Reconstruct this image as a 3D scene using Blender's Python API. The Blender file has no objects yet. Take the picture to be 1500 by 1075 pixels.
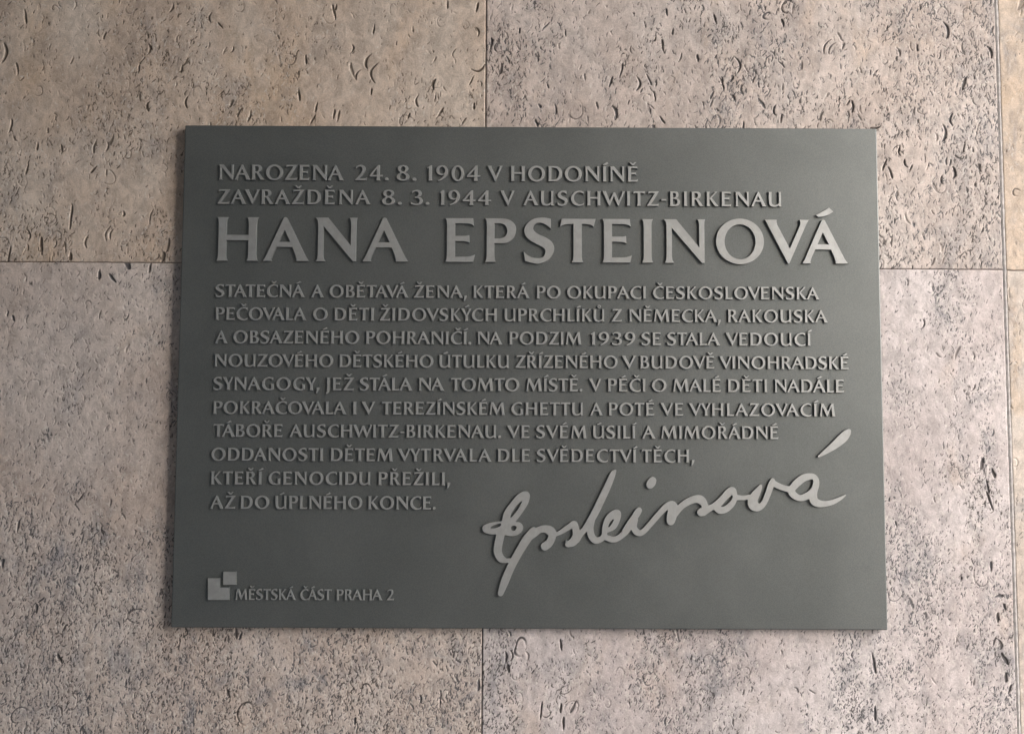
import bpy, math, random
import numpy as np
from mathutils import Vector
from mathutils.geometry import tessellate_polygon

S = bpy.context.scene
COL = S.collection
ZC = 1.55            # height of the plaque's centre above the pavement, m
random.seed(7)

# ---------------------------------------------------------------- camera
cam = bpy.data.cameras.new('camera')
cam.sensor_width = 36.0
cam.lens = 31.2
cam.clip_start = 0.05
cam.clip_end = 2000
cam_o = bpy.data.objects.new('camera', cam)
COL.objects.link(cam_o)
cam_o.location = (-0.02374, -1.01487, 1.49294)
cam_o.rotation_euler = (1.63450, -0.00420, -0.00288)
S.camera = cam_o

# ---------------------------------------------------------------- light
SUN_EL, SUN_AZ = math.radians(32), math.radians(50)     # azimuth: from the wall's outward normal towards the right
world = bpy.data.worlds.new('World')
S.world = world
world.use_nodes = True
wn = world.node_tree
sky = wn.nodes.new('ShaderNodeTexSky')
sky.sky_type = 'NISHITA'
sky.sun_disc = False
sky.sun_elevation = SUN_EL
sky.sun_rotation = math.pi - SUN_AZ
sky.air_density = 1.0
sky.dust_density = 2.2
wn.links.new(sky.outputs[0], wn.nodes['Background'].inputs[0])
wn.nodes['Background'].inputs[1].default_value = 0.12
sl = bpy.data.lights.new('sun', 'SUN')
sl.energy = 1.5
sl.angle = math.radians(66)
sl.color = (0.985, 0.985, 1.0)
so = bpy.data.objects.new('sun', sl)
COL.objects.link(so)
so.location = (2, -3, 5)
sd = Vector((math.sin(SUN_AZ) * math.cos(SUN_EL), -math.cos(SUN_AZ) * math.cos(SUN_EL), math.sin(SUN_EL)))
so.rotation_euler = sd.to_track_quat('Z', 'Y').to_euler()
S.view_settings.view_transform = 'Standard'
S.view_settings.look = 'None'
S.view_settings.exposure = 2.0
S.view_settings.gamma = 1.0
S.view_settings.use_curve_mapping = False

# ---------------------------------------------------------------- helpers
def link(name, mesh, mat=None, parent=None, **props):
    o = bpy.data.objects.new(name, mesh)
    COL.objects.link(o)
    if mat is not None:
        mesh.materials.append(mat)
    if parent is not None:
        o.parent = parent
    for k, v in props.items():
        o[k] = v
    return o

def empty(name, loc, **props):
    o = bpy.data.objects.new(name, None)
    COL.objects.link(o)
    o.location = loc
    o.empty_display_size = 0.1
    for k, v in props.items():
        o[k] = v
    return o

def mesh_from(name, verts, faces):
    me = bpy.data.meshes.new(name)
    me.from_pydata(verts, [], faces)
    me.update()
    return me

def box_mesh(name, lo, hi, bevel=0.0):
    import bmesh
    bm = bmesh.new()
    bmesh.ops.create_cube(bm, size=1)
    for v in bm.verts:
        v.co = Vector([(lo[i] + hi[i]) / 2 + v.co[i] * (hi[i] - lo[i]) for i in range(3)])
    if bevel:
        bmesh.ops.bevel(bm, geom=bm.edges[:], offset=bevel, segments=3, profile=0.5, affect='EDGES')
    me = bpy.data.meshes.new(name)
    bm.to_mesh(me)
    bm.free()
    return me

# ---------------------------------------------------------------- materials
class Nodes:
    def __init__(self, name):
        self.m = bpy.data.materials.new(name)
        self.m.use_nodes = True
        self.t = self.m.node_tree
        self.b = self.t.nodes['Principled BSDF']
    def n(self, typ, **kw):
        x = self.t.nodes.new(typ)
        for k, v in kw.items():
            setattr(x, k, v)
        return x
    def l(self, a, b):
        self.t.links.new(a, b)
    def noise(self, vec, scale, detail=3.0, rough=0.55, dist=0.0):
        x = self.n('ShaderNodeTexNoise')
        x.inputs['Scale'].default_value = scale
        x.inputs['Detail'].default_value = detail
        x.inputs['Roughness'].default_value = rough
        x.inputs['Distortion'].default_value = dist
        if vec is not None:
            self.l(vec, x.inputs['Vector'])
        return x.outputs['Fac']
    def ramp(self, fac, a, b, lo=0.0, hi=1.0):
        x = self.n('ShaderNodeMapRange')
        x.inputs['From Min'].default_value = a
        x.inputs['From Max'].default_value = b
        x.inputs['To Min'].default_value = lo
        x.inputs['To Max'].default_value = hi
        x.interpolation_type = 'SMOOTHSTEP'
        self.l(fac, x.inputs['Value'])
        return x.outputs[0]
    def mix(self, fac, a, b, blend='MIX'):
        x = self.n('ShaderNodeMix', data_type='RGBA', blend_type=blend)
        for s, v in ((0, fac), (6, a), (7, b)):
            if isinstance(v, (int, float)):
                x.inputs[s].default_value = v
            elif isinstance(v, tuple):
                x.inputs[s].default_value = (*v, 1)
            else:
                self.l(v, x.inputs[s])
        return x.outputs[2]
    def math(self, op, a, b):
        x = self.n('ShaderNodeMath', operation=op)
        for i, v in enumerate((a, b)):
            if isinstance(v, (int, float)):
                x.inputs[i].default_value = v
            else:
                self.l(v, x.inputs[i])
        return x.outputs[0]
    def attr(self, name):
        x = self.n('ShaderNodeAttribute', attribute_name=name)
        return x.outputs['Fac']
    def bump(self, height, strength, dist):
        x = self.n('ShaderNodeBump')
        x.inputs['Strength'].default_value = strength
        x.inputs['Distance'].default_value = dist
        self.l(height, x.inputs['Height'])
        self.l(x.outputs[0], self.b.inputs['Normal'])

def stone_material(name, base, pale, ochre, grey, pit_dark_a, pit_dark_b, ochre_amt, grey_amt, seed):
    """shelly limestone: cloudy ground, ochre stains, grey shell-rich clouds, darker-coloured pits, pale shell flakes"""
    k = Nodes(name)
    tc = k.n('ShaderNodeTexCoord')
    mp = k.n('ShaderNodeMapping')
    mp.inputs['Location'].default_value = (seed * 3.1, seed * 1.7, seed * 2.3)
    mp.inputs['Scale'].default_value = (1.0, 1.0, 0.62)
    k.l(tc.outputs['Object'], mp.inputs['Vector'])
    v = mp.outputs[0]
    big = k.ramp(k.noise(v, 7.0, 4.0, 0.6, 0.6), 0.36, 0.66)
    c = k.mix(big, base, pale)
    st = k.ramp(k.noise(mp.outputs[0], 4.5, 5.0, 0.6, 0.3), 0.42, 0.62, 0.0, 0.35)      # broad grey clouding of the bed
    c = k.mix(st, c, tuple(0.6 * a + 0.4 * b for a, b in zip(base, grey)))
    och = k.ramp(k.noise(v, 11.0, 5.0, 0.62, 0.8), 0.52, 0.74, 0.0, ochre_amt)
    c = k.mix(och, c, ochre)
    gcl = k.ramp(k.noise(v, 26.0, 6.0, 0.68, 0.9), 0.47, 0.72, 0.0, grey_amt)
    dens = k.attr('shell')
    gcl = k.math('MULTIPLY', gcl, k.math('ADD', k.math('MULTIPLY', dens, 1.1), 0.35))
    c = k.mix(gcl, c, grey)
    # small grey blotches and pepper where shells crowd
    bl = k.ramp(k.noise(v, 62.0, 5.0, 0.7, 0.6), 0.48, 0.74, 0.0, 0.65 * grey_amt + 0.1)
    c = k.mix(k.math('MULTIPLY', bl, k.math('ADD', k.math('MULTIPLY', dens, 0.8), 0.3)), c, tuple(x * 0.85 for x in grey))
    pp = k.ramp(k.noise(v, 290.0, 3.0, 0.6, 0.8), 0.58, 0.72, 0.0, 0.6)
    c = k.mix(k.math('MULTIPLY', pp, k.math('ADD', k.math('MULTIPLY', dens, 0.7), 0.15)), c, tuple(x * 0.55 for x in grey))
    wt = k.ramp(k.noise(v, 240.0, 3.0, 0.6, 1.0), 0.60, 0.74, 0.0, 0.5)
    c = k.mix(wt, c, (0.66, 0.63, 0.60))
    # fine mottling of the ground
    mot = k.ramp(k.noise(v, 95.0, 6.0, 0.7, 0.7), 0.28, 0.72, 0.72, 1.20)
    hs = k.n('ShaderNodeHueSaturation')
    k.l(c, hs.inputs['Color'])
    grain = k.ramp(k.noise(tc.outputs['Object'], 620.0, 3.0, 0.6), 0.2, 0.8, 0.84, 1.14)
    k.l(k.math('MULTIPLY', mot, grain), hs.inputs['Value'])
    c = hs.outputs[0]
    fl = k.attr('flake')
    c = k.mix(k.math('MULTIPLY', fl, 0.7), c, (0.66, 0.63, 0.59))
    pit = k.attr('pit')
    pit_dark = k.mix(k.ramp(k.noise(v, 18.0, 3.0), 0.35, 0.65), pit_dark_a, pit_dark_b)
    c = k.mix(k.ramp(pit, 0.05, 0.75, 0.0, 0.93), c, pit_dark)  # pits darkened in the base colour as well as cut in relief
    k.l(c, k.b.inputs['Base Color'])
    k.b.inputs['Roughness'].default_value = 0.62
    k.b.inputs['Specular IOR Level'].default_value = 0.3
    k.bump(k.noise(tc.outputs['Object'], 480.0, 5.0, 0.7), 0.2, 0.0007)
    return k.m

def plain_stone(name, col, var, scale):
    k = Nodes(name)
    tc = k.n('ShaderNodeTexCoord')
    f = k.ramp(k.noise(tc.outputs['Object'], scale, 6.0, 0.65, 0.4), 0.3, 0.7)
    k.l(k.mix(f, tuple(x * (1 - var) for x in col), tuple(min(1, x * (1 + var)) for x in col)), k.b.inputs['Base Color'])
    k.b.inputs['Roughness'].default_value = 0.8
    k.bump(k.noise(tc.outputs['Object'], scale * 12, 4.0), 0.3, 0.002)
    return k.m

def plate_material():
    """dark grey-green satin coating with a fine metallic texture"""
    k = Nodes('dark_coating')
    tc = k.n('ShaderNodeTexCoord')
    o = tc.outputs['Object']
    cl = k.ramp(k.noise(o, 9.0, 5.0, 0.6, 0.4), 0.3, 0.7)
    c = k.mix(cl, (0.145, 0.157, 0.156), (0.166, 0.178, 0.177))
    gr = k.ramp(k.noise(o, 850.0, 3.0, 0.7), 0.3, 0.7, 0.88, 1.12)
    hs = k.n('ShaderNodeHueSaturation')
    k.l(c, hs.inputs['Color'])
    k.l(gr, hs.inputs['Value'])
    # a few specks of dust
    dn = k.ramp(k.noise(o, 330.0, 1.0), 0.80, 0.84, 0.0, 0.35)
    k.l(k.mix(dn, hs.outputs[0], (0.30, 0.29, 0.27)), k.b.inputs['Base Color'])
    k.b.inputs['Metallic'].default_value = PLATE_METAL
    k.l(k.ramp(k.noise(o, 14.0, 4.0), 0.3, 0.7, 0.50, 0.57), k.b.inputs['Roughness'])
    k.b.inputs['Specular IOR Level'].default_value = 0.6
    k.bump(k.noise(o, 700.0, 4.0, 0.7), 0.22, 0.0005)
    return k.m

def letter_material():
    """bare brushed pale alloy of the raised lettering"""
    k = Nodes('pale_alloy')
    tc = k.n('ShaderNodeTexCoord')
    mp = k.n('ShaderNodeMapping')
    mp.inputs['Rotation'].default_value = (0, math.radians(-35), 0)
    mp.inputs['Scale'].default_value = (1.0, 1.0, 0.15)
    k.l(tc.outputs['Object'], mp.inputs['Vector'])
    br = k.ramp(k.noise(mp.outputs[0], 900.0, 4.0, 0.7), 0.25, 0.75)
    pt = k.ramp(k.noise(tc.outputs['Object'], 42.0, 4.0, 0.6), 0.35, 0.65)
    c = k.mix(br, (0.40, 0.412, 0.414), (0.445, 0.457, 0.459))
    c = k.mix(k.math('MULTIPLY', pt, 0.8), c, (0.35, 0.357, 0.352))
    k.l(c, k.b.inputs['Base Color'])
    k.b.inputs['Metallic'].default_value = 0.75
    k.l(k.ramp(pt, 0, 1, 0.52, 0.62), k.b.inputs['Roughness'])
    k.bump(br, 0.08, 0.0003)
    return k.m

PLATE_METAL = 0.75
M_PLATE = plate_material()
M_LETTER = letter_material()
M_MORTAR = plain_stone('joint_mortar', (0.20, 0.175, 0.16), 0.5, 60.0)
M_PAVE = plain_stone('paving_stone', (0.30, 0.28, 0.26), 0.25, 6.0)
M_SHADE = plain_stone('shade_block_stone', (0.32, 0.262, 0.21), 0.18, 4.0)  # for the added light blockers; warm so their bounce tints the wall's left

# ---------------------------------------------------------------- the stone wall
JX = (-1267.0, -660.0, -53.2, 546.5, 1152.0)     # vertical joints, mm from the plaque's centre
JZ = (-575.0, 124.7, 825.0)                      # horizontal joints
FX, FZ = (-690.0, 690.0), (-470.0, 505.0)        # finely modelled stretch
STEP = 0.75
PW, PH, PT = 800.0, 570.5, 8.5                  # plaque, mm

LINES = [
    ('t', 220.85, 17.85, [('NAROZENA', -358.92, -215.31), ('24.', -202.3, -164.15), ('8.', -154.51, -132.17), ('1904', -119.47, -58.56), ('V', -50.25, -33.0), ('HODONÍNĚ', -23.59, 122.9)]),
    ('t', 192.72, 17.07, [('ZAVRAŽDĚNA', -359.77, -184.19), ('8.', -170.89, -148.36), ('3.', -138.04, -116.75), ('1944', -105.02, -45.93), ('V', -35.44, -18.92), ('AUSCHWITZ-BIRKENAU', -9.14, 288.32)]),
    ('n', 126.89, 50.49, [('HANA', -359.27, -140.08), ('EPSTEINOVÁ', -98.01, 362.77)]),
    ('t', 85.44, 14.41, [('STATEČNÁ', -359.38, -257.68), ('A', -250.46, -236.01), ('OBĚTAVÁ', -229.41, -139.45), ('ŽENA,', -133.39, -73.07), ('KTERÁ', -65.61, -1.23), ('PO', 6.55, 33.93), ('OKUPACI', 41.4, 131.5), ('ČESKOSLOVENSKA', 139.36, 329.61)]),
    ('t', 59.11, 14.52, [('PEČOVALA', -358.71, -255.39), ('O', -247.64, -231.44), ('DĚTI', -223.53, -178.47), ('ŽIDOVSKÝCH', -171.88, -38.41), ('UPRCHLÍKŮ', -30.19, 84.51), ('Z', 91.97, 103.85), ('NĚMECKA,', 111.85, 216.61), ('RAKOUSKA', 224.54, 338.71)]),
    ('t', 32.55, 14.62, [('A', -358.58, -344.57), ('OBSAZENÉHO', -337.77, -194.98), ('POHRANIČÍ.', -187.23, -67.72), ('NA', -60.59, -32.15), ('PODZIM', -24.32, 57.85), ('1939', 68.39, 118.96), ('SE', 125.78, 148.12), ('STALA', 155.11, 215.63), ('VEDOUCÍ', 221.76, 318.57)]),
    ('t', 6.0, 14.42, [('NOUZOVÉHO', -358.75, -224.25), ('DĚTSKÉHO', -216.99, -110.45), ('ÚTULKU', -103.88, -24.21), ('ZŘÍZENÉHO', -17.24, 98.7), ('V', 103.5, 119.76), ('BUDOVĚ', 124.41, 208.83), ('VINOHRADSKÉ', 214.26, 361.52)]),
    ('t', -20.32, 14.6, [('SYNAGOGY,', -359.23, -239.08), ('JEŽ', -231.75, -200.42), ('STÁLA', -193.56, -133.74), ('NA', -126.79, -97.84), ('TOMTO', -90.51, -12.97), ('MÍSTĚ.', -5.24, 58.58), ('V', 66.15, 80.52), ('PÉČI', 87.56, 130.46), ('O', 137.57, 154.04), ('MALÉ', 161.31, 215.75), ('DĚTI', 223.64, 268.51), ('NADÁLE', 276.48, 355.73)]),
    ('t', -47.34, 14.4, [('POKRAČOVALA', -358.54, -208.17), ('I', -200.85, -196.23), ('V', -190.99, -175.66), ('TEREZÍNSKÉM', -168.42, -28.83), ('GHETTU', -21.66, 59.86), ('A', 67.35, 82.08), ('POTÉ', 88.49, 140.19), ('VE', 147.06, 173.08), ('VYHLAZOVACÍM', 179.33, 345.23)]),
    ('t', -73.23, 14.35, [('TÁBOŘE', -357.88, -280.03), ('AUSCHWITZ-BIRKENAU.', -272.11, -33.33), ('VE', -26.4, -0.76), ('SVÉM', 6.47, 63.62), ('ÚSILÍ', 70.47, 118.62), ('A', 126.01, 141.42), ('MIMOŘÁDNÉ', 147.44, 280.34)]),
    ('t', -99.86, 14.38, [('ODDANOSTI', -359.27, -233.58), ('DĚTEM', -225.06, -154.96), ('VYTRVALA', -149.36, -43.88), ('DLE', -36.89, -0.3), ('SVĚDECTVÍ', 7.15, 119.26), ('TĚCH,', 125.42, 185.12)]),
    ('t', -126.42, 14.48, [('KTEŘÍ', -358.99, -302.23), ('GENOCIDU', -294.42, -179.47), ('PŘEŽILI,', -170.96, -89.99)]),
    ('t', -153.49, 14.51, [('AŽ', -359.44, -331.38), ('DO', -325.19, -293.37), ('ÚPLNÉHO', -286.49, -188.88), ('KONCE.', -181.99, -106.44)]),
    ('c', -254.12, 11.85, [('MĚSTSKÁ', -328.65, -261.41), ('ČÁST', -256.39, -221.35), ('PRAHA', -215.88, -164.79), ('2', -159.62, -151.79)]),
]
SIGNATURE = [
    [(-30.9, -167.1, 1.19), (-37.4, -168.0, 1.45), (-44.7, -170.2, 2.37), (-49.7, -174.4, 3.95), (-45.3, -177.2, 3.29), (-37.4, -177.0, 3.68), (-30.2, -174.3, 3.95)],
    [(-28.9, -173.0, 4.48), (-26.9, -165.2, 4.61), (-25.4, -157.3, 4.08), (-17.8, -146.2, 3.69), (-10.6, -139.0, 4.22), (-4.6, -137.0, 3.96), (-5.7, -144.8, 3.69), (-11.2, -154.7, 3.16), (-19.0, -164.5, 3.42), (-26.2, -172.3, 3.95)],
    [(-26.2, -170.4, 3.16), (-19.0, -169.3, 1.84), (-13.5, -169.8, 2.63), (-11.6, -174.0, 3.69), (-16.1, -179.0, 2.9), (-24.2, -179.0, 3.42), (-29.5, -175.6, 4.21)],
    [(-24.9, -169.7, 3.16), (-24.8, -177.6, 3.95), (-22.9, -178.5, 3.16)],
    [(-32.1, -176.9, 4.74), (-35.4, -191.3, 4.6), (-36.0, -200.4, 4.47), (-32.6, -207.5, 4.07), (-27.4, -209.7, 2.63), (-20.8, -209.4, 2.36)],
    [(-32.8, -246.0, 3.14), (-28.6, -234.1, 4.46), (-22.7, -219.8, 4.46), (-17.5, -209.4, 4.47), (-11.0, -197.7, 4.6), (-4.5, -187.2, 4.87), (2.1, -178.4, 4.34), (3.9, -175.1, 2.9)],
    [(-0.5, -183.3, 3.95), (4.7, -179.4, 4.21), (10.6, -175.5, 3.82), (17.2, -174.5, 4.34), (23.4, -177.4, 5.0), (24.6, -183.2, 4.34), (21.2, -190.4, 4.34), (16.6, -193.7, 4.73)],
    [(25.1, -181.9, 2.37), (29.7, -180.3, 2.11), (35.6, -177.3, 2.63), (43.5, -172.1, 3.16), (44.4, -171.7, 3.09), (49.1, -168.9, 3.53), (51.3, -175.4, 3.97), (52.1, -182.5, 4.63), (48.3, -188.6, 4.63), (43.3, -191.0, 3.53), (42.0, -191.6, 2.86)],
    [(40.2, -186.6, 0.44), (41.3, -190.2, 1.54), (42.8, -192.4, 2.42)],
    [(52.1, -186.4, 3.86), (56.6, -179.8, 3.31), (61.5, -174.3, 3.31), (67.6, -165.5, 3.97), (73.7, -154.6, 4.2), (80.4, -140.9, 4.09), (86.5, -128.2, 3.87), (91.5, -116.6, 3.43), (93.4, -112.2, 2.88), (95.2, -109.9, 1.55), (96.3, -109.0, 0.78)],
    [(69.3, -163.4, 3.75), (67.3, -173.2, 3.75), (68.7, -181.9, 3.97), (73.1, -186.8, 3.75), (79.2, -185.7, 3.31), (83.0, -181.3, 3.09), (83.9, -173.1, 3.2), (86.9, -164.4, 3.64), (93.0, -158.3, 4.2), (98.2, -156.9, 3.76), (97.4, -163.8, 3.53), (93.5, -171.5, 3.31), (87.4, -175.9, 2.21)],
    [(82.5, -183.0, 2.65), (87.4, -184.6, 3.31), (92.4, -185.9, 3.42), (98.4, -184.5, 3.2), (106.2, -178.5, 3.31), (112.8, -169.7, 3.53)],
    [(106.7, -176.5, 3.67), (112.5, -168.0, 3.92), (117.0, -161.5, 3.76), (120.3, -156.2, 3.92), (122.3, -153.4, 3.27)],
    [(117.8, -163.9, 3.27), (116.5, -172.0, 3.27), (118.9, -176.9, 3.76), (123.0, -178.7, 3.43), (127.9, -176.2, 3.1), (134.5, -169.1, 3.1), (141.9, -160.6, 3.27), (149.3, -152.5, 3.43), (155.1, -147.6, 3.6), (159.2, -146.4, 3.76), (160.9, -150.0, 5.07), (159.5, -157.3, 5.72), (158.0, -163.8, 5.07), (157.8, -165.6, 4.41)],
    [(162.4, -157.3, 3.6), (169.4, -149.2, 3.6), (178.0, -143.4, 3.93), (186.2, -140.6, 4.34), (191.9, -141.6, 4.75), (195.8, -146.6, 3.76), (195.9, -151.9, 3.76), (191.8, -155.4, 4.42)],
    [(194.3, -155.1, 4.42), (200.0, -151.5, 3.93), (205.8, -148.8, 3.44), (211.6, -145.2, 4.08), (217.0, -139.9, 3.87), (223.5, -133.1, 4.3), (227.8, -131.1, 3.87), (230.1, -137.7, 2.58), (227.7, -144.6, 3.22), (220.6, -151.3, 3.65), (213.6, -153.0, 4.08), (209.6, -149.8, 3.87), (210.5, -146.8, 3.22)],
    [(232.6, -138.7, 3.01), (239.6, -139.1, 2.58), (246.0, -138.1, 2.79)],
    [(259.4, -125.1, 1.29), (258.2, -128.0, 2.58), (253.8, -134.9, 4.52), (250.3, -141.3, 5.37), (251.1, -147.2, 5.8), (256.4, -149.6, 4.08), (262.3, -145.3, 3.22), (267.0, -135.4, 3.33), (270.9, -124.7, 3.44), (272.7, -120.1, 2.8), (272.8, -118.3, 1.51)],
    [(272.6, -121.0, 2.8), (276.3, -124.1, 3.23), (283.8, -127.5, 3.23), (292.4, -129.4, 3.44), (294.6, -128.3, 3.87), (300.0, -122.5, 4.31), (308.7, -116.3, 4.09), (317.9, -114.9, 3.34), (321.6, -118.6, 3.34), (321.5, -125.0, 3.66), (317.6, -132.5, 4.09), (309.5, -137.5, 3.87), (301.9, -138.8, 3.44), (295.0, -134.2, 4.09), (294.0, -129.4, 3.66)],
    [(321.3, -125.0, 3.66), (318.7, -134.1, 4.09), (318.8, -141.1, 4.73), (322.8, -144.5, 4.3), (329.7, -145.5, 3.44), (339.5, -143.6, 2.9), (348.1, -139.6, 2.04), (354.9, -135.4, 0.75)],
]
DOT = [
    [(134.9, -124.9, 4.42), (136.4, -122.5, 4.92), (137.7, -120.2, 4.26)],
]
ACUTE = [
    [(325.1, -92.6, 1.19), (334.0, -86.6, 2.81), (343.9, -79.4, 4.32), (352.7, -71.8, 5.18), (357.3, -66.8, 4.32), (359.9, -63.7, 2.38)],
]
EMBLEM = [[(-359.5, -230.4), (-346.0, -230.3), (-345.8, -240.5), (-335.5, -240.5), (-335.1, -254.2), (-358.9, -254.3)], [(-342.7, -223.2), (-328.1, -223.2), (-327.8, -237.5), (-342.4, -237.6)]]
SHELL_MARKS = [
    (486, 406, 20.5, 4.7, -8, 0.22), (539, 379, 13.4, 4.7, -10, 0.1), (507, 342, 15.0, 5.5, 18, 0), (493, 299, 15.0, 3.6, 0, -0.25), (480, 283, 20.5, 4.7, 5, 0.22),
    (431, 262, 11.9, 2.4, 5, -0.25), (412, 245, 15.0, 3.2, 22, -0.05), (418, 236, 15.0, 3.2, -18, 0.05), (437, 247, 10.3, 2.8, -20, -0.2), (442, 241, 9.5, 2.4, 25, 0),
    (491, 236, 14.2, 4.7, 0, 0.2), (479, 228, 11.1, 2.4, 0, -0.2), (295, 414, 10.3, 4.0, -15, 0.1), (348, 386, 19.0, 2.4, 28, -0.2), (353, 383, 15.8, 2.0, 28, -0.2),
    (286, 309, 12.6, 3.2, 0, -0.25), (292, 299, 11.1, 2.8, 8, 0), (375, 314, 14.2, 4.0, 0, 0.1), (371, 319, 7.9, 2.4, 30, 0), (401, 289, 11.1, 5.5, 80, 0.1),
    (505, 266, 11.9, 2.0, 12, 0), (453, 385, 8.7, 2.4, 0, 0), (578, 439, 19.0, 11.1, 30, 0), (96, 305, 17.4, 5.1, -12, 0.22), (93, 342, 12.6, 3.2, 18, 0),
    (105, 356, 18.2, 2.4, 14, 0.05), (123, 340, 16.6, 4.0, 5, 0.28), (216, 418, 10.3, 3.2, -15, 0), (159, 426, 9.5, 2.8, -10, 0), (166, 403, 7.9, 2.8, 8, 0),
    (154, 387, 13.4, 3.6, -5, 0), (17, 409, 11.1, 2.4, 45, 0), (-14, 403, 6.3, 2.8, 0, 0), (239, 363, 20.5, 3.2, -10, 0.3), (235, 346, 7.9, 4.0, 30, 0),
    (223, 341, 15.0, 2.4, -18, 0.05), (138, 345, 14.2, 2.0, -25, 0), (144, 325, 12.6, 2.0, -8, 0.05), (10, 313, 5.5, 4.0, -40, 0), (28, 309, 12.6, 2.4, -5, 0.1),
    (77, 314, 7.9, 2.8, -15, 0), (6, 293, 9.5, 3.2, -25, 0), (153, 297, 11.1, 2.8, -35, 0), (195, 371, 8.7, 4.0, -10, 0), (237, 324, 7.1, 4.7, -30, 0),
    (-232, 424, 19.0, 3.6, -14, 0), (-230, 430, 7.1, 3.2, 10, 0), (-264, 367, 11.1, 2.8, -4, 0), (-271, 324, 12.6, 3.6, -8, 0), (-251, 310, 11.9, 3.2, 10, 0),
    (-255, 295, 12.6, 3.2, 28, 0), (-225, 300, 13.4, 3.6, 10, 0), (-230, 302, 11.1, 3.2, 8, 0), (-190, 365, 17.4, 4.7, 15, -0.25), (-181, 351, 23.7, 4.0, 8, -0.32),
    (-202, 349, 12.6, 2.8, 25, -0.25), (-187, 329, 7.9, 2.8, 3, 0), (-113, 338, 12.6, 5.1, 6, -0.2), (-132, 318, 13.4, 3.2, 0, -0.22), (-106, 305, 12.6, 3.2, 32, 0),
    (-99, 434, 10.3, 3.2, 0, 0), (-64, 431, 11.9, 4.0, 12, 0), (-64, 401, 11.1, 3.2, -10, 0.2), (-63, 360, 17.4, 4.0, 70, 0.35), (-67, 312, 7.1, 3.6, 0, 0),
    (-48, 387, 14.2, 3.6, 8, 0.1), (-143, 300, 7.1, 2.8, 18, 0), (-70, 343, 11.1, 2.4, 25, 0), (-211, 380, 9.5, 2.8, 15, 0.25), (-185, 404, 11.9, 2.4, 10, 0),
    (-619, 373, 23.7, 5.5, 5, 0.2), (-594, 417, 17.4, 4.0, -8, 0), (-602, 354, 15.0, 3.2, -10, 0.1), (-424, 429, 12.6, 2.8, 18, 0.2), (-376, 417, 11.9, 2.8, 5, -0.25),
    (-365, 407, 9.5, 2.0, -40, 0), (-459, 355, 9.5, 3.2, 0, 0), (-448, 379, 8.7, 4.0, 5, 0.2), (-401, 315, 14.2, 3.2, 0, -0.2), (-409, 355, 10.3, 2.8, 8, 0),
    (-447, 309, 10.3, 4.0, -10, -0.1), (-507, 262, 15.8, 3.2, 10, -0.1), (-494, 262, 11.1, 3.2, 10, 0.2), (-508, 235, 11.1, 4.0, 40, 0), (-585, 235, 12.6, 3.2, 12, 0),
    (-574, 262, 9.5, 3.2, 5, 0), (-607, 286, 17.4, 3.2, 10, 0.1), (-329, 299, 13.4, 3.2, 15, 0.1), (-340, 303, 11.9, 3.2, 25, -0.1), (-350, 314, 9.5, 4.0, 20, 0),
    (-500, 394, 9.5, 2.8, 18, -0.1), (-532, 179, 28.4, 3.6, 4, 0), (-565, 145, 20.5, 4.7, -4, 0), (-582, 157, 14.2, 2.4, -5, 0.25), (-602, 133, 22.1, 2.8, 8, 0),
    (-512, 150, 15.0, 3.6, 5, -0.2), (-488, 160, 17.4, 2.4, 15, -0.2), (-484, 159, 12.6, 2.4, 15, -0.2), (-531, 133, 9.5, 6.3, 0, 0), (-472, 183, 6.3, 4.0, 0, 0.2),
    (-439, 180, 17.4, 2.4, 12, -0.1), (-594, 61, 7.9, 4.0, -20, 0), (-601, 66, 5.5, 3.2, 10, 0), (-466, 125, 15.8, 8.7, -30, 0), (-425, 133, 12.6, 6.3, 10, 0.1),
    (-497, 112, 11.1, 5.5, 0, 0), (-482, 108, 12.6, 4.7, -40, 0), (-439, 121, 14.2, 4.0, 10, 0), (-420, 146, 17.4, 4.0, 12, 0.1), (-555, -267, 10.3, 4.7, 0, 0),
    (-527, -322, 11.1, 4.7, -30, 0), (-595, -217, 11.1, 4.7, 0, 0), (-330, -293, 12.6, 5.5, -5, 0), (-325, -296, 9.5, 4.0, 20, 0), (-337, -360, 10.3, 4.7, -20, 0),
    (-579, -175, 14.2, 3.2, 8, 0), (-510, -143, 12.6, 2.4, 35, 0), (-508, -222, 7.9, 3.2, 10, 0), (-24, -331, 9.5, 5.5, -10, 0), (-27, -318, 11.1, 4.0, 0, 0.1),
    (-22, -317, 12.6, 2.4, 0, 0.25), (-100, -367, 12.6, 2.4, 4, 0), (13, -377, 19.0, 2.8, 6, 0), (38, -391, 14.2, 4.0, 0, 0), (35, -374, 11.1, 3.2, 5, 0),
    (35, -305, 12.6, 3.2, -5, 0), (-123, -365, 9.5, 2.8, 0, 0.2), (-195, -389, 7.9, 4.0, 0, 0), (-57, -349, 12.6, 4.7, 0, 0), (-53, -332, 7.9, 3.2, 0, 0),
    (515, -101, 13.4, 6.3, 10, 0), (528, -111, 11.1, 5.5, -20, 0), (523, -143, 23.7, 3.6, -18, 0), (522, -216, 11.1, 4.0, 0, 0), (530, -249, 10.3, 4.7, 80, 0),
    (536, -261, 7.9, 4.0, -20, 0), (387, -324, 22.1, 4.3, -8, 0), (535, -339, 11.1, 5.5, 0, 0), (488, -229, 3.2, 3.2, 0, 0), (534, -318, 14.2, 6.3, -30, 0),
    (547, -361, 23.7, 3.2, -30, -0.3), (387, -379, 15.8, 4.0, 0, 0), (521, -126, 15.8, 2.4, -10, 0), (528, -273, 11.1, 4.7, 0, 0), (539, -352, 11.1, 3.2, 20, 0),
]
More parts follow.
